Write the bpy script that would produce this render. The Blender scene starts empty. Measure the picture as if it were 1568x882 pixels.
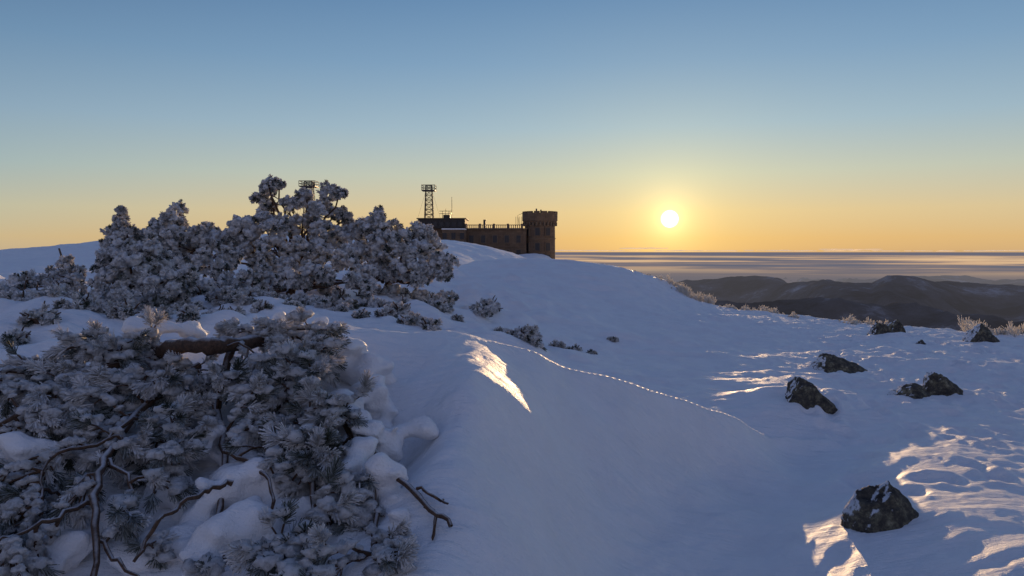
import bpy, math, random
import numpy as np
from mathutils import Vector
rng=np.random.default_rng(7); random.seed(7)
sc=bpy.context.scene
F=1132.0; EYE=1.7; PITCH=math.atan(56/F)
cp,sp=math.cos(PITCH),math.sin(PITCH)
def P(u,v,y):
    a=u-784.0; b=441.0-v
    d=np.array([a, b*sp+F*cp, b*cp-F*sp])
    d=d*(y/d[1]); return np.array([d[0],d[1],d[2]+EYE])
SUN_AZ=math.radians(12.0); SUN_EL=math.radians(2.45)
SD=np.array([math.sin(SUN_AZ)*math.cos(SUN_EL),math.cos(SUN_AZ)*math.cos(SUN_EL),math.sin(SUN_EL)])

# ---------------- noise ----------------
_perm=rng.permutation(4096)
_vals=rng.random(4096)*2-1
def _h(i,j,k=0):
    return _vals[_perm[(_perm[(_perm[i&4095]+j)&4095]+k)&4095]]
def vn2(x,y,s=0):
    xi=np.floor(x).astype(int); yi=np.floor(y).astype(int)
    fx=x-xi; fy=y-yi
    fx=fx*fx*fx*(fx*(fx*6-15)+10); fy=fy*fy*fy*(fy*(fy*6-15)+10)
    a=_h(xi,yi,s);b=_h(xi+1,yi,s);c=_h(xi,yi+1,s);d=_h(xi+1,yi+1,s)
    return (a*(1-fx)+b*fx)*(1-fy)+(c*(1-fx)+d*fx)*fy
def fbm2(x,y,o=4,s=0,g=.5):
    t=0;a=1
    for i in range(o):
        t=t+a*vn2(x+17.3*i,y-9.1*i,s+i); a*=g; x,y=(x*1.6+y*1.2),(-x*1.2+y*1.6)
    return t
def vn3(p,s=0):
    i=np.floor(p).astype(int); f=p-i; f=f*f*(3-2*f)
    r=0
    for dx in (0,1):
        for dy in (0,1):
            for dz in (0,1):
                w=(f[:,0] if dx else 1-f[:,0])*(f[:,1] if dy else 1-f[:,1])*(f[:,2] if dz else 1-f[:,2])
                r=r+w*_h(i[:,0]+dx,i[:,1]+dy,i[:,2]+dz+s*31)
    return r
def sstep(a,b,x):
    t=np.clip((x-a)/(b-a),0,1); return t*t*(3-2*t)

# ---------------- mesh helper ----------------
class MB:
    def __init__(s): s.V=[];s.F=[];s.n=0
    def add(s,V,Fc,mat=0,smooth=True):
        V=np.asarray(V,float).reshape(-1,3);Fc=np.asarray(Fc,int)
        s.V.append(V); s.F.append((Fc+s.n,mat,smooth)); s.n+=len(V)
    def build(s,name,mats,parent=None):
        me=bpy.data.meshes.new(name)
        V=np.concatenate(s.V)
        me.vertices.add(len(V)); me.vertices.foreach_set('co',V.ravel())
        loops=np.concatenate([f.ravel() for f,_,_ in s.F])
        tot=np.concatenate([np.full(len(f),f.shape[1]) for f,_,_ in s.F])
        st=np.concatenate([[0],np.cumsum(tot)[:-1]])
        mi=np.concatenate([np.full(len(f),m) for f,m,_ in s.F])
        sm=np.concatenate([np.full(len(f),k) for f,_,k in s.F])
        me.loops.add(len(loops)); me.loops.foreach_set('vertex_index',loops.astype(np.int32))
        me.polygons.add(len(tot)); me.polygons.foreach_set('loop_start',st.astype(np.int32))
        me.polygons.foreach_set('loop_total',tot.astype(np.int32))
        me.polygons.foreach_set('material_index',mi.astype(np.int32))
        me.polygons.foreach_set('use_smooth',sm.astype(bool))
        me.update(calc_edges=True); me.validate()
        for m in mats: me.materials.append(m)
        ob=bpy.data.objects.new(name,me); sc.collection.objects.link(ob)
        if parent: ob.parent=parent
        return ob
def empty(name):
    e=bpy.data.objects.new(name,None); sc.collection.objects.link(e); return e
def box(mb,c,s,mat=0,rz=0):
    c=np.array(c,float); h=np.array(s,float)/2
    V=np.array([[x,y,z] for x in(-1,1) for y in(-1,1) for z in(-1,1)])*h
    if rz:
        ca,sa=math.cos(rz),math.sin(rz)
        V=np.stack([V[:,0]*ca-V[:,1]*sa,V[:,0]*sa+V[:,1]*ca,V[:,2]],1)
    mb.add(V+c,[[0,1,3,2],[4,6,7,5],[0,4,5,1],[2,3,7,6],[0,2,6,4],[1,5,7,3]],mat,False)
def tube(mb,pts,rad,k=6,mat=0,smooth=True):
    pts=np.asarray(pts,float); n=len(pts); rad=np.broadcast_to(np.asarray(rad,float),(n,))
    T=np.gradient(pts,axis=0); T/=np.linalg.norm(T,axis=1)[:,None]+1e-9
    up=np.array([0.13,0.21,1.0]) if abs(T[:,2]).mean()<.8 else np.array([1.0,.17,.1])
    A=np.cross(T,up); A/=np.linalg.norm(A,axis=1)[:,None]+1e-9
    B=np.cross(T,A)
    th=np.arange(k)*2*math.pi/k
    V=pts[:,None]+rad[:,None,None]*(A[:,None]*np.cos(th)[None,:,None]+B[:,None]*np.sin(th)[None,:,None])
    V=V.reshape(-1,3)
    i=np.arange(n-1)[:,None]*k; j=np.arange(k)[None]; j2=(j+1)%k
    Fc=np.stack([i+j,i+j2,i+k+j2,i+k+j],-1).reshape(-1,4)
    mb.add(V,Fc,mat,smooth)
def cyl(mb,c,r0,r1,z0,z1,k=40,mat=0,cap=True):
    th=np.arange(k)*2*math.pi/k
    V=[];
    for r,z in((r0,z0),(r1,z1)):
        V.append(np.stack([c[0]+r*np.cos(th),c[1]+r*np.sin(th),np.full(k,z)],1))
    V=np.concatenate(V); j=np.arange(k); j2=(j+1)%k
    mb.add(V,np.stack([j,j2,j2+k,j+k],1),mat,False)
    if cap: mb.add(V[k:],[list(range(k))],mat,False); mb.add(V[:k],[list(range(k))[::-1]],mat,False)
import bmesh
def ico(sub):
    bm=bmesh.new(); bmesh.ops.create_icosphere(bm,subdivisions=sub,radius=1)
    V=np.array([v.co[:] for v in bm.verts]); Fc=np.array([[v.index for v in f.verts] for f in bm.faces]); bm.free()
    return V,Fc
ICO={s:ico(s) for s in (1,2,3,4,5)}
def blobs(mb,C,R,sub=2,mat=0,amp=.25,freq=1.6,flat=1.0):
    V,Fc=ICO[sub]; C=np.asarray(C,float); R=np.asarray(R,float)
    if R.ndim==1: R=np.stack([R,R,R*flat],1)
    n=len(C); off=rng.random((n,1,3))*50
    Q=(V[None]*freq+off).reshape(-1,3)
    d=1+amp*vn3(Q)+amp*.5*vn3(Q*2.3)
    W=V[None]*d.reshape(n,-1,1)*R[:,None,:]+C[:,None]
    Fa=(Fc[None]+(np.arange(n)*len(V))[:,None,None]).reshape(-1,3)
    mb.add(W.reshape(-1,3),Fa,mat,True)
def norm(a): return a/(np.linalg.norm(a,axis=-1,keepdims=True)+1e-9)
def tufts(mb,Pp,D,L,nn,nl,w,mat=0,spread=(.45,1.0),droop=.12):
    m=len(Pp); Pp=np.asarray(Pp);D=norm(np.asarray(D))
    L=np.broadcast_to(L,(m,));nl=np.broadcast_to(nl,(m,));w=np.broadcast_to(w,(m,))
    up=np.where(np.abs(D[:,2:3])<.85,np.array([[0,0,1.]]),np.array([[1.,0,0]]))
    A=norm(np.cross(D,up));B=np.cross(D,A)
    t=rng.random((m,nn)); ph=rng.random((m,nn))*2*math.pi; a=rng.uniform(spread[0],spread[1],(m,nn))*(1.15-.5*t)
    dirn=D[:,None]*np.cos(a)[...,None]+(A[:,None]*np.cos(ph)[...,None]+B[:,None]*np.sin(ph)[...,None])*np.sin(a)[...,None]
    dirn[...,2]-=droop; dirn=norm(dirn)
    root=Pp[:,None]+D[:,None]*(L[:,None]*t)[...,None]
    ln=nl[:,None]*rng.uniform(.7,1.1,(m,nn))
    tip=root+dirn*ln[...,None]
    sx=norm(np.cross(dirn,norm(rng.normal(size=(m,nn,3)))));sy=np.cross(dirn,sx)
    ww=(w[:,None]*rng.uniform(.6,1.3,(m,nn)))[...,None]
    V=[]
    for base,k in((root,.5),(tip,.75)):
        for q in range(3):
            c,s_=math.cos(q*2.094),math.sin(q*2.094)
            V.append(base+(sx*c+sy*s_)*ww*k)
    V=np.stack(V,2).reshape(-1,3)
    N=m*nn; b=(np.arange(N)*6)[:,None,None]
    Fq=np.array([[0,1,4,3],[1,2,5,4],[2,0,3,5]])[None]
    mb.add(V,(b+Fq).reshape(-1,4),mat,False)

# ---------------- materials ----------------
def mat(name):
    m=bpy.data.materials.new(name); m.use_nodes=True
    nt=m.node_tree; b=nt.nodes['Principled BSDF']; return m,nt,b
def nd(nt,t,**k):
    n=nt.nodes.new(t)
    for a,v in k.items(): setattr(n,a,v)
    return n
def noise(nt,scale,detail=4,rough=.55,vec=None):
    n=nd(nt,'ShaderNodeTexNoise'); n.inputs['Scale'].default_value=scale; n.inputs['Detail'].default_value=detail; n.inputs['Roughness'].default_value=rough
    if vec is not None: nt.links.new(vec,n.inputs['Vector'])
    return n
def ramp(nt,src,stops):
    r=nd(nt,'ShaderNodeValToRGB'); nt.links.new(src,r.inputs[0]); e=r.color_ramp.elements
    while len(e)<len(stops): e.new(.5)
    for k,(p,c) in enumerate(stops):
        e[k].position=p; e[k].color=(*c,1) if len(c)==3 else c
    return r
def obj(nt):
    return nd(nt,'ShaderNodeTexCoord').outputs['Object']
def bump(nt,b,src,st,dist,prev=None):
    n=nd(nt,'ShaderNodeBump'); n.inputs['Strength'].default_value=st; n.inputs['Distance'].default_value=dist
    nt.links.new(src,n.inputs['Height'])
    if prev: nt.links.new(prev.outputs[0],n.inputs['Normal'])
    nt.links.new(n.outputs[0],b.inputs['Normal']); return n
def mixc(nt,fac,a,b):
    m=nd(nt,'ShaderNodeMix',data_type='RGBA')
    if isinstance(fac,(int,float)): m.inputs['Factor'].default_value=fac
    else: nt.links.new(fac,m.inputs['Factor'])
    for s,k in((a,6),(b,7)):
        if isinstance(s,tuple): m.inputs[k].default_value=(*s,1)
        else: nt.links.new(s,m.inputs[k])
    return m.outputs[2]
def upfac(nt,lo,hi,nsc=8,namp=.6):
    g=nd(nt,'ShaderNodeNewGeometry'); s=nd(nt,'ShaderNodeSeparateXYZ'); nt.links.new(g.outputs['Normal'],s.inputs[0])
    n=noise(nt,nsc,4,.6,obj(nt)); ma=nd(nt,'ShaderNodeMath',operation='MULTIPLY_ADD')
    nt.links.new(n.outputs[0],ma.inputs[0]); ma.inputs[1].default_value=namp; nt.links.new(s.outputs[2],ma.inputs[2])
    mr=nd(nt,'ShaderNodeMapRange'); nt.links.new(ma.outputs[0],mr.inputs[0]); mr.inputs[1].default_value=lo; mr.inputs[2].default_value=hi
    return mr.outputs[0]
def transl(nt,b,col,fac):
    tr=nd(nt,'ShaderNodeBsdfTranslucent'); tr.inputs[0].default_value=(*col,1)
    mx=nd(nt,'ShaderNodeMixShader'); mx.inputs[0].default_value=fac; nt.links.new(b.outputs[0],mx.inputs[1]); nt.links.new(tr.outputs[0],mx.inputs[2]); nt.links.new(mx.outputs[0],nt.nodes['Material Output'].inputs[0])

M_snow,nt,b=mat('snow')
co=obj(nt)
n1=noise(nt,16,6,.65,co); n2=noise(nt,150,3,.6,co)
r=ramp(nt,noise(nt,3,4,.6,co).outputs[0],[(.3,(.85,.85,.86)),(.7,(.91,.91,.92))]); nt.links.new(r.outputs[0],b.inputs['Base Color'])
b.inputs['Roughness'].default_value=.55
b.inputs['Specular IOR Level'].default_value=.25
mp=nd(nt,'ShaderNodeMapping'); mp.inputs['Rotation'].default_value=(0,0,math.radians(-38)); mp.inputs['Scale'].default_value=(1.1,9,3); nt.links.new(co,mp.inputs[0])
n3=noise(nt,1.0,5,.6,mp.outputs[0])
b0=bump(nt,b,n3.outputs[0],.7,.06); bb=bump(nt,b,n1.outputs[0],.5,.028,b0); bump(nt,b,n2.outputs[0],.8,.006,bb)

M_rime,nt,b=mat('rime_snow'); co=obj(nt)
n1=noise(nt,38,6,.75,co)
r=ramp(nt,noise(nt,16,6,.75,co).outputs[0],[(.36,(.40,.41,.42)),(.48,(.82,.83,.84)),(.58,(.95,.95,.96))]); nt.links.new(r.outputs[0],b.inputs['Base Color'])
b.inputs['Roughness'].default_value=.7; bump(nt,b,n1.outputs[0],.9,.03); transl(nt,b,(.88,.82,.76),.2)

M_fneedle,nt,b=mat('frosted_needles'); co=obj(nt)
f=upfac(nt,-.4,.7,14,.9)
cc=mixc(nt,f,(.24,.25,.24),(.90,.91,.93)); nt.links.new(cc,b.inputs['Base Color']); b.inputs['Roughness'].default_value=.6; transl(nt,b,(.72,.62,.50),.28)
M_needle,nt,b=mat('green_needles')
f=upfac(nt,.3,1.5,20,.8)
nt.links.new(mixc(nt,f,(.035,.045,.026),(.40,.42,.42)),b.inputs['Base Color']); b.inputs['Roughness'].default_value=.6
M_bark,nt,b=mat('bark'); co=obj(nt)
f=upfac(nt,.95,1.5,15,.6)
n=noise(nt,60,5,.7,co)
c=ramp(nt,n.outputs[0],[(.3,(.03,.018,.012)),(.7,(.14,.078,.045))])
nt.links.new(mixc(nt,f,c.outputs[0],(.75,.77,.8)),b.inputs['Base Color']); b.inputs['Roughness'].default_value=.85; bump(nt,b,n.outputs[0],.8,.01)
M_rock,nt,b=mat('granite'); co=obj(nt)
n=noise(nt,11,8,.75,co); n2=noise(nt,28,4,.6,co)
c=ramp(nt,n.outputs[0],[(.34,(.02,.019,.017)),(.5,(.08,.07,.055)),(.57,(.17,.155,.10)),(.66,(.34,.31,.22))])
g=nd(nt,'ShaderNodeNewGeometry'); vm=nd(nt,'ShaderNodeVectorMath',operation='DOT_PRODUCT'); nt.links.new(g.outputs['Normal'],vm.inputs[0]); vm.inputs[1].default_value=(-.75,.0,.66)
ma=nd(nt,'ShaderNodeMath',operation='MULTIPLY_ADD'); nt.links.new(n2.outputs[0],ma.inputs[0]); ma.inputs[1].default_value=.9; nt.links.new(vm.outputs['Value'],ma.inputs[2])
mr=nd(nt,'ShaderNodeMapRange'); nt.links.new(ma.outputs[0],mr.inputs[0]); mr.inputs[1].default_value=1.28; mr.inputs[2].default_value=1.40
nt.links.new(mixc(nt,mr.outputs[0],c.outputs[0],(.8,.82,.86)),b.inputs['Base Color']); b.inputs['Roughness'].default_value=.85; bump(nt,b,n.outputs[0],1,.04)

M_grass,nt,b=mat('frosted_grass_blades')
b.inputs['Base Color'].default_value=(.74,.71,.66,1); b.inputs['Roughness'].default_value=.6; transl(nt,b,(.88,.84,.76),.5)

M_stone,nt,b=mat('masonry'); co=obj(nt)
br=nd(nt,'ShaderNodeTexBrick'); mp=nd(nt,'ShaderNodeMapping'); mp.inputs['Rotation'].default_value=(math.radians(90),0,0); nt.links.new(co,mp.inputs[0]); nt.links.new(mp.outputs[0],br.inputs[0])
br.inputs['Scale'].default_value=1.0; br.inputs['Brick Width'].default_value=.9; br.inputs['Row Height'].default_value=.4; br.inputs['Mortar Size'].default_value=.02
br.inputs['Color1'].default_value=(.15,.10,.065,1);br.inputs['Color2'].default_value=(.20,.135,.085,1);br.inputs['Mortar'].default_value=(.11,.075,.05,1)
n=noise(nt,.8,5,.6,co); m=nd(nt,'ShaderNodeMix',data_type='RGBA',blend_type='MULTIPLY'); m.inputs['Factor'].default_value=.7
nt.links.new(br.outputs[0],m.inputs[6]); nt.links.new(ramp(nt,n.outputs[0],[(.3,(.55,.52,.5)),(.7,(1,1,1))]).outputs[0],m.inputs[7]); nt.links.new(m.outputs[2],b.inputs['Base Color']); b.inputs['Roughness'].default_value=.9
def flatmat(name,c,rough=.8,metal=0):
    m,nt,b=mat(name); n=noise(nt,6,4,.6,obj(nt)); r=ramp(nt,n.outputs[0],[(.3,tuple(x*.7 for x in c)),(.7,c)]); nt.links.new(r.outputs[0],b.inputs['Base Color']); b.inputs['Roughness'].default_value=rough; b.inputs['Metallic'].default_value=metal; return m
M_dark=flatmat('dark_concrete',(.05,.042,.038)); M_steel=flatmat('mast_steel',(.08,.07,.065),.6,.3)
M_glass=flatmat('window_glass',(.02,.02,.025),.3); M_wood=flatmat('weathered_wood',(.12,.08,.055))
M_trim=flatmat('stone_trim',(.18,.125,.08))

# ---------------- terrain ----------------
class RBF:
    def __init__(s,pts):
        pts=np.array(pts,float); s.c=s.warp(pts[:,0],pts[:,1]); r=np.maximum(np.hypot(pts[:,0],pts[:,1]),.5)
        w=pts[:,2]/r; n=len(pts)
        K=s.k(s.c,s.c)+np.eye(n)*1e-4; Pm=np.concatenate([np.ones((n,1)),s.c],1)
        A=np.block([[K,Pm],[Pm.T,np.zeros((3,3))]]); s.w=np.linalg.solve(A,np.concatenate([w,np.zeros(3)]))
    def warp(s,x,y):
        r=np.maximum(np.hypot(x,y),.5); return np.stack([np.arctan2(x,y)*1.6,np.log(r)],1)
    def k(s,a,b):
        d2=((a[:,None]-b[None])**2).sum(-1); return .5*d2*np.log(d2+1e-12)
    def __call__(s,x,y):
        out=np.empty(len(x))
        for i in range(0,len(x),100000):
            xx,yy=x[i:i+100000],y[i:i+100000]; q=s.warp(xx,yy)
            o=s.k(q,s.c)@s.w[:-3]+s.w[-3]+q@s.w[-2:]
            out[i:i+100000]=o*np.maximum(np.hypot(xx,yy),.5)
        return out
crest=[(100,560,4.2),(300,530,4.3),(480,512,4.4),(560,506,4.5),(640,509,4.6),(700,509,4.7),(770,525,4.97),(830,548,5.1),(880,570,5.25),(960,590,5.5),(1050,612,5.95),(1130,638,6.35),(1200,667,6.8)]
common=[(1200,700,6.5),(1300,680,6.9),(1330,710,6.0),(1300,760,5.3),(1390,760,4.88),(1500,750,4.88),(1500,680,6.2),(1400,690,6.0),(1400,800,4.3),(1650,660,6.9),(1650,780,4.5),(1900,700,6)]
near=[P(*q) for q in crest+common]+[P(*q) for q in [
 (688,530,4.33),(702,552,4.02),(722,583,3.72),(742,613,3.55),
 (640,575,3.95),(600,590,3.85),(635,640,3.6),(630,700,3.45),(600,760,3.0),(690,680,3.2),(690,760,2.8),(760,670,3.45),(640,820,2.62),(650,882,2.4),(790,760,3.1),(760,882,2.55),
 (790,590,4.2),(830,650,4.1),(870,610,4.9),(900,660,4.75),(900,720,4.45),(900,790,3.9),(890,882,3.2),(970,630,5.3),(1000,690,5.15),(1000,745,4.8),(1000,810,4.35),(1000,882,3.75),
 (1100,662,5.95),(1100,710,5.7),(1100,770,5.0),(1100,882,3.9),(1200,800,4.75),(1300,882,3.78),(1500,882,3.6)]]
W=[(-2.2,3.4,.80),(-1.5,3.4,.80),(-.95,3.3,.85),(-1.5,2.4,.45),(-2.3,2.4,.48),(-.8,2.3,.48),(-3.5,3,.8),(-5,3,.7),(-1,1.5,.2),(0,2,.30),(.3,.4,0),(1,1,0),(-2,0,.1),(3,0,0),(0,-3,0),(-4,-3,.1),(4,-3,0),(6,2,0)]
near+= [np.array(q) for q in W]
backp=common+[(1240,620,7.95),(1170,619,7.95),(1380,622,8.1),(1568,640,7.5),(1100,600,8.6),(1000,600,8.3),(950,560,10),(1100,560,10.8),(1300,560,11),(1500,560,11),(1750,560,11),(1300,512,15),(1500,525,13.8),(1700,520,14),
 (1400,505,16),(1200,482,19),(1100,472,20),(1040,446,21),(1000,427,22),(950,411,22),(870,401,22),(800,396,22),(750,400,21.5),(715,412,20),(800,425,18),(900,440,18),(1000,468,17.5),(850,470,14.5),(950,500,13.5),(1050,520,13),
 (750,480,12.5),(850,520,11),(750,520,9.5),(650,480,11),(650,430,16),(600,500,8.5),(550,430,15),(450,440,13),(400,480,9),(300,470,9.5),(200,490,8),(100,480,8),(0,540,6),(-250,550,6),(50,440,14),(200,430,15),(0,400,35),(150,382,40),(300,364,45),(400,364,48),(500,380,50),(600,400,50),(680,425,28),(740,425,28),(800,420,30),(680,420,45),(740,420,50),(820,420,50),(-250,410,35),(710,386,110)]
back=[P(*q) for q in backp]
def az(u,y,z): return np.array([(u-784)/F*y,y,z])
back+=[az(0,5,.6),az(300,5,.5),az(500,5.2,.55),az(640,5.5,.6),az(770,6.2,.42),az(880,6.6,.2),az(1000,7.2,.02),
 az(-250,80,-3),az(0,100,-5),az(300,100,-1),az(500,110,0),az(640,150,-1.2),az(860,150,-1.8),az(750,150,-1.2),az(750,230,-14),
 az(1000,28,-1),az(1100,27,-1.8),az(1300,23,-1.6),az(1500,21,-1.3),az(1750,21,-1.3),az(900,35,-.8),az(900,80,-4),az(1000,60,-16),az(1200,60,-18),az(1500,60,-18),az(1800,60,-18),
 az(1000,150,-50),az(1400,150,-55),az(1800,150,-55),az(-200,200,-40),az(300,220,-30)]+[az(u,420,-130) for u in (-300,100,500,800,1100,1500,1900)]
ring=[(-8,1,.4),(-8,-4,.2),(0,-10,0),(8,-5,0),(8,2,0),(-30,-10,.5),(30,-15,-1),(0,-40,-1),(-200,-150,-40),(200,-150,-50),(0,-300,-80),(-400,0,-110),(400,0,-130),(0,-3,0),(0,1,0),(-3,1.5,.3),(-40,5,.5),(30,5,-2)]
back+=[np.array(q,float) for q in ring]
Rn=RBF(near); Rb=RBF(back)
cw=np.array([P(*q) for q in crest]); cxs=np.concatenate([[-30,-4],cw[:,0],[3.3,5,40]]); cys=np.concatenate([[4.2,4.2],cw[:,1],[6.9,6.6,6.6]])
def cy_of(x):
    t=0
    for o in(-.25,-.12,0,.12,.25): t=t+np.interp(x+o,cxs,cys)
    return t/5+.05*np.sin(x*2.3)*sstep(-.5,.5,x)*(1-sstep(2,3,x))
FP=[]
for (u,v) in [(1300,655),(1330,690),(1290,660),(1310,715),(1345,695),(1270,650),(1460,760),(1425,755),(1400,772),(1480,665),(1500,690),(1465,680),(1530,700),(1540,670),(1500,740),(1540,760),(1405,655),(1410,670),(1320,735),(1360,668)]:
    yy=1.7*F/(v-385.0); FP.append(((u-784)/F*yy,yy))
for i in range(120):
    yy=rng.uniform(7.5,14.5); FP.append((rng.uniform(.40,.75)*yy,yy))
def ground(x,y,detail=True):
    x=np.atleast_1d(np.asarray(x,float)).ravel(); y=np.atleast_1d(np.asarray(y,float)).ravel()
    wx=x+.06*fbm2(x*.9,y*.9,3,40); wy=y+.06*fbm2(x*.9+7,y*.9,3,50)
    cy=cy_of(x)
    zn=Rn(wx,wy); zb=Rb(wx,wy)
    zc=Rn(x,np.minimum(cy,50)); far=zc-.38*(y-cy)
    k=.10; h=np.clip(.5+.5*(far-zb)/k,0,1); sm=zb*(1-h)+far*h+k*h*(1-h)
    s=sstep(0,.12,y-cy); z=zn*(1-s)+sm*s
    r=np.hypot(x,y); ln=fbm2(x*.45,y*.45,4,3)
    dune=(1-sstep(1.5,3.2,x))*(1-sstep(0,.8,y-cy))
    far_=sstep(30,120,r)
    rough=sstep(2.2,4.0,x)
    a=(1-dune)
    litp=sstep(2.5,3.2,x)*(1-sstep(7,8,y))
    shrub=sstep(0,1.5,y-cy)*(1-sstep(-1,2.5,x))*(1-sstep(17,22,y))
    z=z+a*.045*ln*(1+2*far_)*(1-.85*litp)+a*.016*fbm2(x*3,y*3,4,9)*(1-far_)*(1-.55*litp)
    z=z+a*.045*np.maximum(0,fbm2(x*.55+y*.15,y*2.0-x*.5,4,21))*(1-far_)*(1-.9*litp)
    z=z+a*.020*(1-np.abs(fbm2(x*.7+y*.3,y*3.2-x*.9,3,25)))*(1-far_)*(1-.6*litp)
    z=z+shrub*.13*np.maximum(-.2,fbm2(x*1.5,y*1.3,3,31))
    z=z+dune*(.014*fbm2(x*1.3,y*1.3,3,61)+.012*fbm2(x*1.2+y*1.2,(y-x)*5,4,71))
    nose=np.exp(-((x+.3)/.35)**2-((y-4.0)/.8)**2)
    z=z+nose*.008*fbm2((x*.98-y*.21)*16,(y*.98+x*.21)*2.2,4,75)
    z=z+rough*.013*fbm2(x*7,y*7,4,81)*(1-sstep(16,25,r))
    z=z+far_*2*fbm2(x*.02,y*.02,4,91)*sstep(170,300,r)
    for fx,fy in FP:
        m=(np.abs(x-fx)<.5)&(np.abs(y-fy)<.5)
        if m.any():
            d2=((x[m]-fx)/.07)**2+((y[m]-fy)/.12)**2
            z[m]+=-.045*np.exp(-d2**1.5)+.014*np.exp(-(np.sqrt(d2)-1.7)**2*3)
    return z
def gz(x,y): return float(ground(x,y)[0])
A1=np.radians(np.concatenate([np.arange(-180,-56,4.),np.arange(-56,56.01,.135),np.arange(60,180,4.)]))
Rr=np.exp(np.arange(math.log(.6),math.log(600),.0068)); nR,nA=len(Rr),len(A1)
X=(Rr[:,None]*np.sin(A1)[None]).ravel();Y=(Rr[:,None]*np.cos(A1)[None]).ravel(); Z=ground(X,Y)
mb=MB(); i=np.arange(nR-1)[:,None]*nA; j=np.arange(nA)[None]; j2=(j+1)%nA
Fg=np.stack([i+j,i+nA+j,i+nA+j2,i+j2],-1).reshape(-1,4)[:, ::-1]
V=np.stack([X,Y,Z],1); mb.add(V,Fg,0,True)
zc=float(Z[:nA].mean()); mb.add(np.concatenate([V[:nA],[[0,0,zc]]]),[[k,(k+1)%nA,nA] for k in range(nA)],0,True)
snow_ground=mb.build('snow_ground',[M_snow])

# ---------------- distant hills, cloud sea ----------------
M_hill,nt,b=mat('hill_forest'); co=obj(nt)
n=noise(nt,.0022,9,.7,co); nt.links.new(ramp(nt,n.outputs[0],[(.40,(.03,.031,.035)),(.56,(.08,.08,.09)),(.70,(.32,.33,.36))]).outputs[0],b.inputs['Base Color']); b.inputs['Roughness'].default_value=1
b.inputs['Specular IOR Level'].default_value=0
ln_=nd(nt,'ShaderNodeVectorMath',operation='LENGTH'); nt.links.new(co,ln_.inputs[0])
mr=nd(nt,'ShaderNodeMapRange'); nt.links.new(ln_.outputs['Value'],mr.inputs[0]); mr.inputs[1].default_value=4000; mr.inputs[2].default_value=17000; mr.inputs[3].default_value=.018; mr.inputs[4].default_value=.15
b.inputs['Emission Color'].default_value=(.84,.78,.82,1); nt.links.new(mr.outputs[0],b.inputs['Emission Strength'])  # painted haze: hills emit more with distance, in place of airlight
prof=[(-400,440),(900,440),(1000,436),(1070,432),(1110,427),(1150,426),(1200,428),(1235,434),(1262,430),(1300,437),(1335,443),(1360,432),(1400,428),(1450,429),(1500,431),(1568,433),(1700,428),(1900,440)]
pu=np.array([p[0] for p in prof]);pv=np.array([p[1] for p in prof])
aa=np.radians(np.arange(-50,56,.12)); rr=np.exp(np.arange(math.log(1500),math.log(26000),.012))
RR,AA=np.meshgrid(rr,aa,indexing='ij'); X=(RR*np.sin(AA)).ravel();Y=(RR*np.cos(AA)).ravel(); R_=RR.ravel();U=784+F*np.tan(AA.ravel())
base=-950+0*X
r0=7500+900*np.sin(AA.ravel()*9)+500*np.sin(AA.ravel()*23+1)
top=EYE-(np.interp(U,pu,pv)-385)/F*r0*np.cos(AA.ravel())
rid=fbm2(X*.0011,Y*.0011,6,5,.55)
rdg=1-np.abs(fbm2(X*.0016,Y*.0009,5,15,.5))*1.6
g=np.exp(-((R_-r0)/1900)**2)
z=base+(top-base)*g+(rid*110+rdg*110-60)*(1-.72*g)
r1=15500; top1=EYE-(np.interp(U,[0,1280,1300,1400,1568,1900],[446,446,431,427,425,428])-385)/F*r1*np.cos(AA.ravel())
g1=np.exp(-((R_-r1)/1800)**2); z=np.maximum(z,-950+(top1+950)*g1+rid*60)
r2=4600; top2=EYE-(np.interp(U,[0,1000,1150,1300,1420,1568,1900],[470,462,470,458,468,455,460])-385)/F*r2
g2=np.exp(-((R_-r2)/1000)**2); z2=-950+(top2+950)*g2+(rid*60+rdg*50-30)
z=np.maximum(z,z2)
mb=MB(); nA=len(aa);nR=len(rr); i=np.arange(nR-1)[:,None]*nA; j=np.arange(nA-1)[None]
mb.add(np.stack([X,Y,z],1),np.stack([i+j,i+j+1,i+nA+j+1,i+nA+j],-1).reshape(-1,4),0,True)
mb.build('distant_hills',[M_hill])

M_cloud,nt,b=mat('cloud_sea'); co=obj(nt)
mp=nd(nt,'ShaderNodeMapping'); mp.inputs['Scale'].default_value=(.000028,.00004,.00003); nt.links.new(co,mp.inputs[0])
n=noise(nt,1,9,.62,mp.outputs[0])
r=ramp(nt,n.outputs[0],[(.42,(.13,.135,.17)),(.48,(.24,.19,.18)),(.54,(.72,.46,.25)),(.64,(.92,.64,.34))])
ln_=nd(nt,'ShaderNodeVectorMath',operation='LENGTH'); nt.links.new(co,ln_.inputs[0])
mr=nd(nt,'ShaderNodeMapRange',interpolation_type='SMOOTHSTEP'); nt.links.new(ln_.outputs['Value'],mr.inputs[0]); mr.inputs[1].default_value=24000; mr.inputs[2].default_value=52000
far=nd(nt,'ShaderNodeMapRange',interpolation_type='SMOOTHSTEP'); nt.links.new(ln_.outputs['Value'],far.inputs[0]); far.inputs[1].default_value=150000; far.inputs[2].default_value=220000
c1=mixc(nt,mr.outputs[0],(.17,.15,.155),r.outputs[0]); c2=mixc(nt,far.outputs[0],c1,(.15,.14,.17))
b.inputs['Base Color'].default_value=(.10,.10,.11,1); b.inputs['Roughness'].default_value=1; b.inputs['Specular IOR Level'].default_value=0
nt.links.new(c2,b.inputs['Emission Color']); b.inputs['Emission Strength'].default_value=.85  # haze and warm lit streaks painted in as emission from the sheet
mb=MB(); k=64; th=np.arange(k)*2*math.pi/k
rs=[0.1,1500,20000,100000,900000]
V=np.concatenate([np.stack([q*np.sin(th),q*np.cos(th),np.full(k,-900.)],1) for q in rs])
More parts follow.
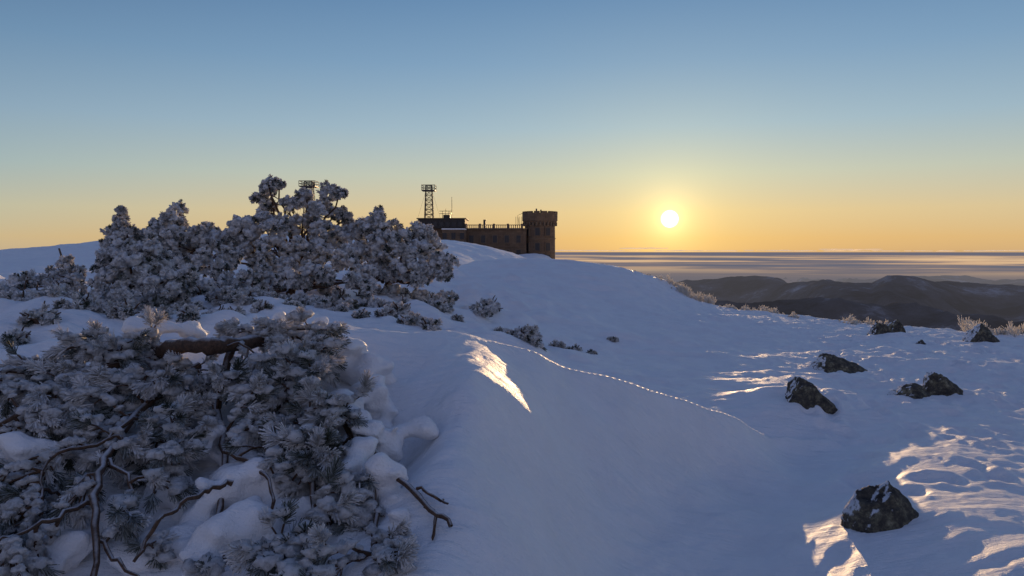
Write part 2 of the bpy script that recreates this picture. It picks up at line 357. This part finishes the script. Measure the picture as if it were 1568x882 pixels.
i=np.arange(len(rs)-1)[:,None]*k; j=np.arange(k)[None]; mb.add(V,np.stack([i+j,i+k+j,i+k+(j+1)%k,i+(j+1)%k],-1).reshape(-1,4)[:, ::-1],0,False)
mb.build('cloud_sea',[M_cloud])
M_cb,nt,b=mat('cloud_tops'); b.inputs['Base Color'].default_value=(.5,.42,.36,1); b.inputs['Roughness'].default_value=1; b.inputs['Emission Color'].default_value=(.85,.58,.34,1); b.inputs['Emission Strength'].default_value=.7  # cloud tops self-emit a warm tint, standing in for hazy sunlight
mb=MB(); C=[];R=[]
for u,w_,vv in [(870,30,383.2),(930,45,383.5),(975,25,380),(1000,35,379.5),(1040,30,383.6),(1100,50,383.6),(1180,70,383.2),(1260,60,383.8),(1350,80,383.6),(1450,70,383.8),(1540,60,383.4),(1300,30,381.4),(20,30,382),(50,20,383)]:
    for q in range(14):
        y=150000+rng.uniform(-8000,8000); uu=u+rng.normal(0,w_*.5); C.append(((uu-784)/F*y,y,EYE+(385-vv)/F*y-60+rng.normal(0,25))); R.append((rng.uniform(500,1900),900,rng.uniform(35,110)))
blobs(mb,C,np.array(R),2,0,.4,1.5); mb.build('cloud_bank',[M_cb])

# ---------------- rocks ----------------
def rock(u,v,wpx,hpx,seed,name='granite_boulder',pt=(0,0),y=None,cuts=9):
    if y is None:
        y=1.7*F/(v-385.0)
        for _ in range(6):
            x=(u-784)/F*y; y=(1.7-gz(x,y))*F/(v-385.0)
    x=(u-784)/F*y; z=gz(x,y); w=wpx/F*y/2; h=hpx/F*y
    Vv,Fc=ICO[5]; V=Vv.copy()
    lr=np.random.default_rng(seed)
    for _ in range(cuts):
        n=norm(lr.normal(size=3)); n[2]=abs(n[2])*.7; n=norm(n); d=lr.uniform(.68,.9); s=V@n; V=V-np.maximum(0,s-d)[:,None]*n*.9
    V*= (1+.16*vn3(Vv*1.7+seed*3.1)+.08*vn3(Vv*5+seed)+.04*vn3(Vv*13+seed))[:,None]
    V[:,2]=V[:,2]/V[:,2].max(); V[:,0]+=pt[0]*np.maximum(0,V[:,2]); V[:,:2]*=(1.12-.42*np.maximum(0,V[:,2]))[:,None]
    V=V*np.array([w*1.0,w*.75,h*1.1]); mb=MB(); mb.add(V+np.array([x,y+.3*w,z-.02]),Fc,0,True)
    return mb.build(name,[M_rock])
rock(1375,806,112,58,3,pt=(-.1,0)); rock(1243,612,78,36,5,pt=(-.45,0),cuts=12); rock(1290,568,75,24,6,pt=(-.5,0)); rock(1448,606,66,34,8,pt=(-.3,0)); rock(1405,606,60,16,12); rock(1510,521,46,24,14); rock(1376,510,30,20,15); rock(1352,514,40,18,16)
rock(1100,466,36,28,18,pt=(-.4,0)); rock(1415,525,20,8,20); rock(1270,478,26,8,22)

# ---------------- frosted grass ----------------
mb=MB(); pts=[]
def gpatch(u0,v0,u1,v1,y0,y1,n,h):
    cs=[(random.random(),random.gauss(0,.35),random.uniform(.3,1.3)) for _ in range(max(3,n//7))]
    for _ in range(n):
        c=random.choice(cs); t=c[0]+random.gauss(0,.03); y=y0+(y1-y0)*t+c[1]+random.gauss(0,.12); u=u0+(u1-u0)*t+random.gauss(0,6); x=(u-784)/F*y
        pts.append((x,y,h*c[2]*random.uniform(.5,1.2)))
gpatch(985,415,1060,440,22.0,21.0,60,.13); gpatch(1040,440,1110,462,21.0,20.0,120,.19); gpatch(1110,462,1190,475,20,19,80,.18); gpatch(1190,475,1345,490,19,16.5,60,.13)
gpatch(1480,515,1580,522,15.6,15.2,80,.22); gpatch(1580,522,1760,522,15.4,15,70,.2)
px=np.array(pts); zz=ground(px[:,0],px[:,1])
m=len(px); D=np.stack([rng.normal(0,.3,m),rng.normal(0,.3,m),np.ones(m)],1)
tufts(mb,np.stack([px[:,0],px[:,1],zz-.02],1),D,px[:,2]*.5,18,px[:,2]*.8,np.full(m,.008),0,(.1,.8),.0)
mb.build('frosted_grass',[M_grass])

# ---------------- pines ----------------
PM=[M_bark,M_fneedle,M_needle,M_rime]
def curve(a,b,sag,n=7,wob=.05):
    a=np.array(a,float);b=np.array(b,float); t=np.linspace(0,1,n)[:,None]; L=np.linalg.norm(b-a)
    p=a+(b-a)*t; p[:,2]+=(sag*L*np.sin(t[:,0]*math.pi)); w=rng.normal(0,wob*L*.4,(n,3)); w[0]=0;w[-1]=0
    return p+w
def clump(mb,c,R,dens=1.0,sc_=1.0,snow=1.0):
    c=np.array(c,float)
    n=max(4,int(18*dens)); d=norm(rng.normal(size=(n,3))*np.array([1,1,.8])+np.array([0,0,.15]))
    base=c+d*R*rng.uniform(.25,.75,(n,1)); D=d*1.0+rng.normal(0,.35,(n,3)); D[:,2]-=.3
    h=(rng.random(n)<.68)
    nl=.055*sc_
    if h.any(): tufts(mb,base[h],D[h],R*.35,26,nl,np.full(h.sum(),.009*sc_),1)
    if (~h).any(): tufts(mb,base[~h]-[0,0,R*.25],D[~h],R*.35,26,nl,np.full((~h).sum(),.007*sc_),2)
    ns=int(16*dens*snow)
    if ns:
        d=norm(rng.normal(size=(ns,3))*[1,1,.8]+np.array([0,0,.5])); 
        for s_,f in ((.62,.27),(.82,.22),(.97,.15)):
            C=c+d*R*s_; C[:,2]-=R*.10*(s_*s_); rr=R*f*rng.uniform(.6,1.25,ns)
            blobs(mb,C+rng.normal(0,R*.05,C.shape),np.stack([rr*1.1,rr,rr*rng.uniform(.75,1.1,ns)],1),2,3,.75,2.2)
def pine(base,clumps,dens=1.0,name='pine_tree',trunk_r=.08):
    mb=MB(); base=np.array(base,float); C=np.array(clumps,float)
    ctr=C[:,:3].mean(0); hub=base*.45+ctr*.55
    tube(mb,curve(base-[0,0,.2],hub,0,8,.08),np.linspace(trunk_r,trunk_r*.6,8),8,0)
    for c in C:
        j=hub*.6+base*.4+ (c[:3]-hub)*rng.uniform(.05,.25)
        pth=curve(j,c[:3],rng.uniform(-.12,.08),7,.07); tube(mb,pth,np.linspace(trunk_r*.45,.012,7),6,0)
        for _ in range(3):
            q=pth[rng.integers(3,6)]; e=q+norm(rng.normal(size=3))*c[3]*1.1; tube(mb,curve(q,e,0,5,.08),np.linspace(.014,.006,5),4,0)
        clump(mb,c[:3],c[3],dens)
        for _ in range(4):
            o=norm(rng.normal(size=3)*[1,.8,.9])*c[3]*.9
            clump(mb,c[:3]+o,c[3]*rng.uniform(.3,.6),dens*.5)
    return mb.build(name,PM)
def mk(lst,dy=.4):
    out=[]
    for u,v,y,rp in lst:
        yy=y+rng.uniform(-dy,dy); p=P(u,v,yy); out.append((*p,rp/F*yy*.95))
    return out
def wp(u,y):
    x=(u-784)/F*y; return (x,y,gz(x,y))
pine(wp(455,12.8),mk([(412,283,12.8,13),(428,284,12.8,7),(403,300,12.8,15),(410,318,12.8,12),(398,340,12.6,20),(425,345,12.6,18),(445,312,12.8,14),(470,305,12.9,15),(500,298,12.8,16),(520,296,12.8,9),(485,322,12.8,16),(515,325,12.8,12),(530,335,12.8,10),(460,345,12.7,20),(495,352,12.7,20),(370,350,12.6,22),(355,370,12.4,22),(385,378,12.2,26),(420,380,12.2,24),(455,385,12.3,22),(490,385,12.3,22),(520,365,12.6,18),(540,352,12.8,14),(400,405,12.0,20),(440,408,12.0,18),(350,395,12.1,20),(480,408,12.0,18)]))
pine(wp(585,12.5),mk([(580,328,12.6,10),(575,345,12.6,18),(600,350,12.6,14),(560,362,12.5,22),(590,372,12.4,22),(615,365,12.6,16),(555,390,12.2,22),(585,400,12.1,22),(615,395,12.2,22),(640,350,12.7,12),(650,362,12.6,16),(640,385,12.4,20),(665,380,12.4,18),(680,400,12.3,16),(655,410,12.1,18),(625,412,12.0,18),(530,395,12.0,20),(600,420,11.8,14),(640,428,11.7,12),(680,418,11.9,12),(560,418,11.8,16)]))
pine(wp(290,12),mk([(272,322,12.2,13),(265,337,12.2,15),(250,348,12.2,16),(278,345,12.2,10),(235,358,12.1,16),(262,365,12.0,20),(300,358,12.2,14),(320,352,12.3,12),(330,370,12.1,20),(300,382,11.8,22),(270,388,11.6,22),(345,392,11.8,18),(320,372,11.7,14),(310,405,11.4,20),(340,415,11.2,18),(275,410,11.3,20)]))
pine(wp(190,12),mk([(187,322,12.3,5),(186,334,12.3,8),(186,346,12.3,12),(178,358,12.2,14),(198,356,12.2,12),(186,370,12.1,18),(212,362,12.2,12),(170,374,12.1,12)],.15))
pine(wp(205,9.5),mk([(190,385,9.8,22),(225,385,9.8,22),(165,400,9.6,22),(200,410,9.4,28),(240,410,9.5,24),(170,430,9.2,26),(210,440,9.1,28),(250,432,9.2,24),(285,425,9.3,20),(190,462,8.8,24),(230,465,8.8,22),(155,455,8.9,18),(275,450,9.0,18)]))
pine(wp(95,9.5),mk([(100,405,10.5,12),(110,418,10.3,14),(85,425,10,14),(60,435,9.6,20),(30,440,9.4,20),(110,435,9.6,18),(10,455,9,20),(50,460,8.8,20),(90,450,9,18),(20,480,8.2,20),(5,500,7.8,18),(45,505,7.8,16),(-25,470,8.6,22),(-60,450,9,24)]))
pine(wp(440,11.3),mk([(345,435,10.8,16),(375,430,10.8,16),(405,425,11.0,18),(440,425,11.0,18),(475,418,11.1,18),(395,445,10.4,14),(500,420,11.2,14),(540,428,11.2,14),(565,438,11.0,12),(465,435,10.9,10)]),name='pine_shrub')
small=[(600,0,12.2,20),(640,0,12.4,20),(676,0,12.6,18),(560,0,12,18),(585,462,10.5,14),(612,478,9.8,12),(668,462,11,14),(680,470,11,9),(745,465,12,16),(735,480,11.6,10),(635,492,9,16),(655,498,8.8,12),(800,505,9.8,20),(785,498,10,14),(820,518,9.6,14),(770,508,9.8,12),(850,502,10.4,8),(880,508,10.5,8),(905,512,10.6,4),(940,505,12,4),(550,480,9,10),(300,470,9,16),(330,480,8.6,14),(350,458,9.6,16),(420,455,10,12),(370,470,9.2,12),(450,470,9.4,10),(500,462,10,10),(520,440,11,12),(145,490,7.8,16),(110,495,7.6,14),(190,488,7.6,16),(240,492,7.5,14),(290,495,7.4,12),(712,402,27,14),(728,396,27,12),(700,408,27,12),(740,404,27,9),(310,440,10,18),(340,450,9.6,16),(280,465,8.8,18),(385,450,10,14),(60,500,7,18),(20,520,6.5,16),(90,480,8,18),(130,470,8.3,18),(535,455,10,12),(480,445,10.4,12),(400,485,8.6,10),(440,480,9,8),(260,480,8,14),(360,490,8,10),(500,0,11.5,16),(460,0,10.6,14),(350,0,11,20),(400,0,11,18),(560,0,10.8,14),(620,0,11.2,12),(250,0,9.5,20),(150,0,8.6,20),(40,0,8.2,22),(520,0,9.6,10),(590,0,9.4,9),(700,0,10.2,7)]
for k in range(0,len(small),4):
    mb=MB()
    for u,v,y,rp in small[k:k+4]:
        x=(u-784)/F*y; g0=gz(x,y); R=rp/F*y; c=np.array([x,y,g0+R*.3])
        for _ in range(4): tube(mb,curve(c-[0,0,R*.8],c+norm(rng.normal(size=3)*[1,1,.5]+[0,0,.4])*R*1.6,.1,6,.1),np.linspace(.018,.006,6),5,0)
        clump(mb,c,R,.8); 
        for _ in range(4): clump(mb,c+norm(rng.normal(size=3)*[1.3,1,.25])*R*1.1,R*.5,.5)
    mb.build('pine_shrub',PM)

# ---------------- foreground pine ----------------
mb=MB()
def surf(u,v):
    t=(v-490)/392.0; return 3.95-1.45*np.clip(t,0,1.1)**.8
def topline(u): return np.interp(u,[-200,0,60,140,190,260,350,440,490,520,560,600,650,690],[560,565,545,505,488,500,495,490,488,520,600,650,720,780])
def rightline(v): return np.interp(v,[480,520,600,700,800,882],[500,530,580,600,640,665])
limbs=[([(225,545,3.95),(270,530,3.62),(320,532,3.5),(352,529,3.6),(420,520,3.9)],.045,.032),
 ([(360,528,3.75),(330,600,3.5),(345,680,3.15),(337,760,2.85),(333,820,2.68),(352,862,2.6)],.022,.006),
 ([(300,560,3.7),(225,620,3.4),(170,690,3.0),(148,760,2.7),(145,882,2.45),(120,930,2.35)],.020,.009),
 ([(355,740,2.82),(320,750,2.74),(270,780,2.62),(240,805,2.55),(205,860,2.45)],.011,.006),
 ([(148,765,2.75),(90,790,2.6),(30,815,2.5),(-20,830,2.45)],.010,.005),
 ([(480,600,3.5),(540,660,3.25),(600,720,2.95),(650,770,2.72),(690,800,2.6)],.020,.008),
 ([(650,770,2.72),(668,790,2.66),(660,830,2.58)],.009,.004),
 ([(640,745,2.8),(672,765,2.74),(686,772,2.7)],.007,.004),
 ([(380,545,3.8),(440,600,3.5),(470,680,3.15),(480,760,2.85),(460,850,2.6)],.02,.007),
 ([(270,545,3.8),(180,560,3.65),(100,590,3.4),(20,640,3.15),(-60,700,3.0)],.022,.007),
 ([(420,560,3.8),(500,620,3.45),(560,700,3.05),(575,790,2.75),(570,860,2.55)],.018,.006),
 ([(145,820,2.58),(180,860,2.5),(215,890,2.45)],.009,.005),
 ([(165,700,2.95),(200,740,2.82),(190,800,2.7)],.009,.005),
 ([(210,640,3.2),(150,680,3.0),(80,700,2.9),(60,760,2.75)],.010,.005),
 ([(345,690,3.05),(400,720,2.9),(420,770,2.75),(400,800,2.7)],.010,.005),
 ([(300,560,3.8),(290,640,3.4),(250,700,3.1),(235,760,2.9)],.018,.006)]
def smoothpath(w,n=5):
    w=np.array(w); t=np.linspace(0,len(w)-1,(len(w)-1)*n+1); out=[]
    for q in t:
        i=min(int(q),len(w)-2); f=q-i; p0=w[max(i-1,0)];p1=w[i];p2=w[i+1];p3=w[min(i+2,len(w)-1)]
        out.append(.5*((2*p1)+(-p0+p2)*f+(2*p0-5*p1+4*p2-p3)*f*f+(-p0+3*p1-3*p2+p3)*f**3))
    return np.array(out)
allp=[]
for l,a,b_ in limbs:
    w=smoothpath([P(*q) for q in l]); w=w+rng.normal(0,.006,w.shape); tube(mb,w,np.linspace(a,b_,len(w))*rng.uniform(.85,1.15,len(w)),8,0); allp.append(w[2:])
allp=np.concatenate(allp)
TP=[];TD=[];TP2=[];TD2=[];SB=[];SR=[]
clus=[(480,720,45),(455,840,42),(575,800,34),(240,690,45),(60,660,65),(185,680,38),(20,740,50),(400,630,50),(440,690,34),(40,860,42),(240,850,26),(590,870,30),(490,640,40),(320,640,38),(130,650,50),(0,820,45),(400,600,48),(200,775,26),(500,790,30),(110,750,32),(330,870,16),(545,580,22),(540,720,24),(610,740,18)]
nb=0
while nb<250:
    v=rng.uniform(490,900); u=rng.uniform(-80,660)
    if v<topline(u)+8 or u>rightline(v)-10: continue
    if 255<u<365 and 508<v<560: continue
    p_=1.0 if v<600 else max([math.exp(-((u-a)**2+(v-b)**2)/(2*(s_*.6)**2)) for a,b,s_ in clus])
    if u>495 and v<600: p_=.2
    if rng.random()>p_: continue
    nb+=1
    tip=P(u,v,surf(u,v)+rng.uniform(-.16,.16))
    k=np.argmin(((allp-tip)**2).sum(1)+rng.random(len(allp))*.03); st=allp[k]
    d=tip-st; L=np.linalg.norm(d)
    if L>.45: st=tip-d/L*.4+np.array([0,.15,0])
    pth=curve(st,tip,rng.uniform(.0,.2),8,.05); tube(mb,pth,np.linspace(.008,.004,8),5,0)
    de=norm(pth[-1]-pth[-3])
    for q in range(rng.integers(3,7)):
        i=rng.integers(4,8); p=pth[i]; dd=norm(de+rng.normal(0,.6,3)+np.array([0,-.25,-.35])); 
        e=p+dd*rng.uniform(.02,.07); tube(mb,np.array([p,(p+e)/2+[0,0,.004],e]),[.005,.004,.004],4,0)
        if rng.random()<(.78 if v<620 else .55): TP.append(e);TD.append(dd)
        else: TP2.append(e);TD2.append(dd)
        if rng.random()<.5:
            for _ in range(4): SB.append(e+dd*.03+[rng.normal(0,.014),rng.normal(0,.014),.016]); SR.append(rng.uniform(.008,.028))
    if rng.random()<.7: 
        for i in range(2,8,1): SB.append(pth[i]+[0,0,.012]); SR.append(rng.uniform(.012,.022))
m=len(TP); tufts(mb,np.array(TP),np.array(TD),rng.uniform(.04,.08,m),90,rng.uniform(.038,.056,m),np.full(m,.0030),1,(.3,.95),.22)
m=len(TP2); tufts(mb,np.array(TP2),np.array(TD2),rng.uniform(.04,.08,m),80,rng.uniform(.042,.060,m),np.full(m,.0022),2,(.3,.95),.2)
SB=np.array(SB);SR=np.array(SR); blobs(mb,SB,np.stack([SR*1.25,SR*1.1,SR*.8],1),2,3,.7,1.8)
fp=mb.build('pine_tree',PM)

mb=MB(); C=[];R=[]
for u,v,y,rp in [(240,505,4.05,24),(200,510,4.0,18),(290,505,4.1,18),(420,505,4.1,24),(380,512,4.0,18),(465,503,4.1,22),(500,518,4.1,28),(530,560,3.9,40),(560,620,3.6,40),(590,680,3.3,38),(520,640,3.45,44),(470,650,3.5,40),
  (510,720,3.05,34),(545,690,3.05,28),(560,735,2.95,28),(600,735,2.9,34),(630,765,2.82,30),(535,770,2.9,30),(530,830,2.7,30),(605,800,2.72,28),(640,850,2.56,34),(620,890,2.48,32),(520,880,2.55,26),(545,640,3.3,22),(575,665,3.2,20),
  (380,760,2.95,55),(390,830,2.75,55),(370,690,3.2,45),(400,890,2.6,45),(290,830,2.7,50),(300,890,2.55,45),(220,850,2.65,40),(110,840,2.65,45),(50,880,2.55,35),(60,770,2.92,40),(20,700,3.1,40),(100,700,3.12,36),(260,740,2.98,38),(180,620,3.45,32),(110,600,3.65,36),(30,600,3.55,30),(0,590,3.45,30),(180,790,2.82,32),(330,600,3.65,26),(260,650,3.4,26),(420,740,2.98,30),(310,700,3.18,34),(440,780,2.85,30),(110,810,2.75,35),(310,780,2.85,40)]:
    for _ in range(9):
        C.append(P(u+rng.normal(0,rp*.55),v+rng.normal(0,rp*.42),y+rng.uniform(-.02,.08))); R.append(rp/F*y*rng.uniform(.25,.68))
C=np.array(C);R=np.array(R)
blobs(mb,C,np.stack([R*1.15,R,R*.75],1),3,0,.55,1.4)
so=mb.build('snow_pads',[M_snow],fp)
md=so.modifiers.new('r','REMESH'); md.mode='VOXEL'; md.voxel_size=.014; md.use_smooth_shade=True
md=so.modifiers.new('s','SMOOTH'); md.factor=.6; md.iterations=10

# ---------------- observatory ----------------
ob=empty('stone_observatory'); D=150.0; s=D/F
def ux(u): return (u-784)*s
def vz(v): return float(P(784,v,D)[2])
mb=MB(); tc=(ux(827.5),D+3.2); zb=-6
R=23.5*s; cyl(mb,tc,R*1.04,R,zb,vz(343)); cyl(mb,tc,R,R*1.17,vz(343),vz(337)); cyl(mb,tc,R*1.17,R*1.17,vz(337),vz(326)); 
for k in range(14):
    a=k*2*math.pi/14; box(mb,(tc[0]+R*1.08*math.cos(a),tc[1]+R*1.08*math.sin(a),vz(325)),(.5,R*.36,(327-323.)*s),0,a)
for k in range(28):
    a=k*2*math.pi/28; box(mb,(tc[0]+R*1.06*math.cos(a),tc[1]+R*1.06*math.sin(a),vz(342.5)),(.5,.28,.75),1,a)
cyl(mb,tc,R*1.06,R*1.06,vz(366),vz(364.5),mat=1)
mb.build('round_tower',[M_stone,M_trim],ob)
mb=MB()
for v in (355,378,396):
    for a in (-1.75,-1.1,-2.5):
        x=tc[0]+R*1.0*math.cos(a);y=tc[1]+R*1.0*math.sin(a)
        box(mb,(x,y,vz(v)),(.5,1.25,1.8),1,a); box(mb,(x+.1*math.cos(a),y+.1*math.sin(a),vz(v)),(.5,.9,1.5),0,a)
mb.build('tower_windows',[M_glass,M_trim],ob)
mb=MB(); x0,x1=ux(712),ux(806); zt=vz(351)
box(mb,((x0+x1)/2,D+5,(zt+zb)/2),(x1-x0,9,zt-zb),0)
box(mb,((x0+x1)/2,D+.35,zt+.1),(x1-x0+.4,.7,.2),1)
for q in np.arange(x0+.15,x1-.8,.42): box(mb,(q,D+.4,zt+.5),(.16,.16,.6),1)
box(mb,((x0+x1)/2,D+.4,zt+.87),(x1-x0,.3,.14),1)
for q in np.linspace(x0+.2,x1-.9,5): box(mb,(q,D+.4,zt+.65),(.45,.45,.95),1)
for v in (366,388):
    for q in np.linspace(x0+1.3,x1-1.6,5): box(mb,(q,D+.47,vz(v)),(1.2,.2,1.8),1); box(mb,(q,D+.42,vz(v)),(.85,.2,1.45),2)
box(mb,((x0+x1)/2,D+.45,vz(377)),(x1-x0,.25,.18),1)
box(mb,((x0+x1)/2,D+5,zt+.25),(x1-x0-1.6,7,.1),3)
mb.build('wing',[M_stone,M_trim,M_glass,M_snow],ob)
mb=MB(); a0,a1=ux(640),ux(712)
box(mb,((a0+a1)/2,D+6,(vz(349)+zb)/2),(a1-a0-1.2,9,vz(349)-zb),0)
box(mb,((a0+a1)/2,D+5.6,(vz(335)+vz(349))/2),(a1-a0,10.4,(349-335)*s),1)
box(mb,((a0+a1)/2,D+5.6,vz(334.4)),(a1-a0+.5,11,.16),1)
box(mb,(ux(697),D-1.5,(vz(352)+zb)/2),(34*s,5,vz(352)-zb),0)
box(mb,(ux(697),D-1.5,vz(351.6)),(35*s,5.2,.2),2)
for q in np.linspace(a0+1,a1-1,7): box(mb,(q,D+.35,vz(343)),(.8,.2,.9),3)
for q in np.linspace(ux(684),ux(710),3): box(mb,(q,D-4.05,vz(362)),(.8,.2,1.2),3)
mb.build('flat_roofed_block',[M_stone,M_dark,M_snow,M_glass],ob)
mb=MB()
for u,t in((690.5,300),(676,322),(681,318),(686,322)):
    tube(mb,[(ux(u),D+3,vz(335)),(ux(u),D+3,vz(t))],[.07,.05],5)
for v in (322,326): tube(mb,[(ux(671),D+3,vz(v)),(ux(690),D+3,vz(v))],[.05,.05],4)
tube(mb,[(ux(795),D+2,vz(345)),(ux(793),D+2,vz(329)),(ux(800),D+2,vz(326))],[.05,.05,.05],4)
for u in (790,793,796,799): tube(mb,[(ux(u),D+2,vz(346)),(ux(u),D+2,vz(331))],[.04,.04],4)
box(mb,(ux(741),D+4,vz(342)),(.5,.5,1.8)); box(mb,(ux(822),tc[1],vz(321.5)),(.3,.3,.9)); box(mb,(ux(829),tc[1],vz(322)),(.3,.3,.6))
box(mb,(ux(682),D+4,vz(331)),(1.4,1,.9))
mb.build('roof_antennas',[M_steel],ob)
def mast(u,vt,vb,half,y,name='lattice_mast'):
    s=y/F; mb=MB(); x=(u-784)*s; zt=float(P(784,vt,y)[2]); zb=float(P(784,vb,y)[2]); w=half*s*.55
    legs=[(-1,-1),(1,-1),(1,1),(-1,1)]; r=.08
    for a,b in legs: tube(mb,[(x+a*w*1.15,y+b*w*1.15,zb),(x+a*w*.8,y+b*w*.8,zt)],[r,r],4)
    n=7
    for i in range(n):
        za=zb+(zt-zb)*i/n; zc=zb+(zt-zb)*(i+1)/n; wa=w*(1.15-.35*i/n)
        for k in range(4):
            p,q=legs[k],legs[(k+1)%4]
            tube(mb,[(x+p[0]*wa,y+p[1]*wa,za),(x+q[0]*wa,y+q[1]*wa,zc)],[.045]*2,4); tube(mb,[(x+q[0]*wa,y+q[1]*wa,za),(x+p[0]*wa,y+p[1]*wa,zc)],[.045]*2,4); tube(mb,[(x+p[0]*wa,y+p[1]*wa,zc),(x+q[0]*wa,y+q[1]*wa,zc)],[.045]*2,4)
    W=half*s; zp=zt-(8*s)
    for z,t in((zp,.2),(zp+8*s,.08),(zp+4*s,.06)):
        if t==.2: box(mb,(x,y,z),(2*W,2*W,t))
        else:
            for k in range(4):
                p,q=legs[k],legs[(k+1)%4]; tube(mb,[(x+p[0]*W,y+p[1]*W,z),(x+q[0]*W,y+q[1]*W,z)],[.06]*2,4)
    for a in(-1,-.3,.4,1):
        for b in(-1,1): tube(mb,[(x+a*W,y+b*W,zp),(x+a*W,y+b*W,zp+8*s)],[.05]*2,4)
    tube(mb,[(x-W*.9,y,zp),(x-W*.9,y,zp+9.5*s)],[.05]*2,4)
    for a in(-1,1): tube(mb,[(x+a*w,y,zp-3*s),(x+a*22*s,y,zb-2)],[.018]*2,3)
    return mb.build(name,[M_steel])
mast(657.5,284,336,10,D+6); mast(475,278,345,12,D-10)
mb=MB(); y=33; x=(95-784)/F*y; z=gz(x,y); tube(mb,[(x+.1,y,z-.4),(x,y,z+.2),(x-.1,y,z+.55)],[.045,.045,.04],8); tube(mb,[(x-.1,y,z+.55),(x-.101,y,z+.56)],[.04,.001],8); mb.build('wooden_post',[M_wood])

# ---------------- sky / sun ----------------
w=bpy.data.worlds.new('World'); sc.world=w; w.use_nodes=True; nt=w.node_tree; bg=nt.nodes['Background']
def lin(c): return tuple(((x/255)/12.92 if x/255<=.04045 else ((x/255+.055)/1.055)**2.4) for x in c)
sky=nt.nodes.new('ShaderNodeTexSky'); sky.sky_type='NISHITA'; sky.sun_disc=False; sky.sun_elevation=SUN_EL; sky.sun_rotation=SUN_AZ; sky.altitude=1500; sky.air_density=1; sky.dust_density=.6; sky.ozone_density=3
tc_=nt.nodes.new('ShaderNodeTexCoord'); G=tc_.outputs['Generated']
dp=nd(nt,'ShaderNodeVectorMath',operation='DOT_PRODUCT'); nt.links.new(G,dp.inputs[0]); dp.inputs[1].default_value=tuple(SD); DV=dp.outputs['Value']
sx=nd(nt,'ShaderNodeSeparateXYZ'); nt.links.new(G,sx.inputs[0])
def M(op,a,b=None,clamp=False):
    m=nd(nt,'ShaderNodeMath',operation=op,use_clamp=clamp)
    for k,s_ in enumerate((a,b)):
        if s_ is None: continue
        if isinstance(s_,(int,float)): m.inputs[k].default_value=s_
        else: nt.links.new(s_,m.inputs[k])
    return m.outputs[0]
zz=M('SQRT',M('MAXIMUM',sx.outputs[2],0.0))
def rmp(st): 
    r=ramp(nt,zz,[(math.sqrt(max(0,math.sin(math.radians(e)))),lin(c)) for e,c in st]); return r.outputs[0]
sun_side=rmp([(0,(212,170,118)),(1.0,(230,186,122)),(3.0,(230,202,150)),(5.8,(204,206,184)),(9.3,(168,192,204)),(14,(134,168,198)),(18.8,(108,147,186)),(35,(86,110,152)),(90,(72,90,134))])
off_side=rmp([(0,(194,176,150)),(1.0,(206,186,146)),(3.0,(192,192,168)),(5.8,(162,183,186)),(9.3,(140,167,188)),(14,(110,144,176)),(18.8,(88,120,158)),(35,(74,98,142)),(90,(72,90,134))])
anti=rmp([(0,(128,130,150)),(2,(150,144,160)),(8,(184,172,182)),(16,(160,162,184)),(30,(112,128,166)),(45,(92,110,154)),(60,(82,100,144)),(75,(76,94,138)),(90,(72,90,134))])
def mr_(a,b,c,d,src,typ='SMOOTHSTEP'):
    m=nt.nodes.new('ShaderNodeMapRange'); m.interpolation_type=typ; nt.links.new(src,m.inputs[0])
    for i,v in enumerate((a,b,c,d)): m.inputs[i+1].default_value=v
    return m.outputs[0]
f1=mr_(math.cos(math.radians(52)),math.cos(math.radians(5)),0,1,DV,'LINEAR'); f2=mr_(-.35,.5,0,1,DV)
c1=mixc(nt,f1,off_side,sun_side); c2=mixc(nt,f2,anti,c1)
nsc=nd(nt,'ShaderNodeVectorMath',operation='SCALE'); nt.links.new(sky.outputs[0],nsc.inputs[0]); nsc.inputs['Scale'].default_value=.08
base=mixc(nt,.08,c2,nsc.outputs[0])
def glow(deg,col,prev):
    ang=M('DIVIDE',M('ARCCOSINE',M('MINIMUM',DV,1.0)),math.radians(deg)); e=M('POWER',2.718,M('MULTIPLY',ang,-1.0))
    v=nd(nt,'ShaderNodeVectorMath',operation='SCALE'); v.inputs[0].default_value=col; nt.links.new(e,v.inputs['Scale'])
    a=nd(nt,'ShaderNodeVectorMath',operation='ADD'); nt.links.new(prev,a.inputs[0]); nt.links.new(v.outputs[0],a.inputs[1]); return a.outputs[0]
o=glow(1.1,(1.0,.75,.34),base); o=glow(5.5,(.28,.21,.02),o)
disc=mr_(math.cos(math.radians(.70)),math.cos(math.radians(.52)),0,1,DV)
vs=nd(nt,'ShaderNodeVectorMath',operation='SCALE'); vs.inputs[0].default_value=(3,2.8,2.0); nt.links.new(disc,vs.inputs['Scale'])
va=nd(nt,'ShaderNodeVectorMath',operation='ADD'); nt.links.new(o,va.inputs[0]); nt.links.new(vs.outputs[0],va.inputs[1])
nt.links.new(va.outputs[0],bg.inputs[0]); bg.inputs[1].default_value=1
L=bpy.data.lights.new('sun','SUN'); L.energy=3.8; L.angle=math.radians(.55); L.color=(1,.64,.32); lo=bpy.data.objects.new('sun',L); sc.collection.objects.link(lo)
lo.rotation_euler=Vector(SD).to_track_quat('Z','Y').to_euler(); lo.location=(20,90,30)
cam=bpy.data.cameras.new('camera'); cam.lens=26; cam.sensor_width=36; cam.clip_start=.05; cam.clip_end=2000000
cobj=bpy.data.objects.new('camera',cam); cobj.location=(0,0,EYE); cobj.rotation_euler=(math.pi/2-PITCH,0,0); sc.collection.objects.link(cobj); sc.camera=cobj
sc.view_settings.view_transform='Standard'; sc.view_settings.look='None'
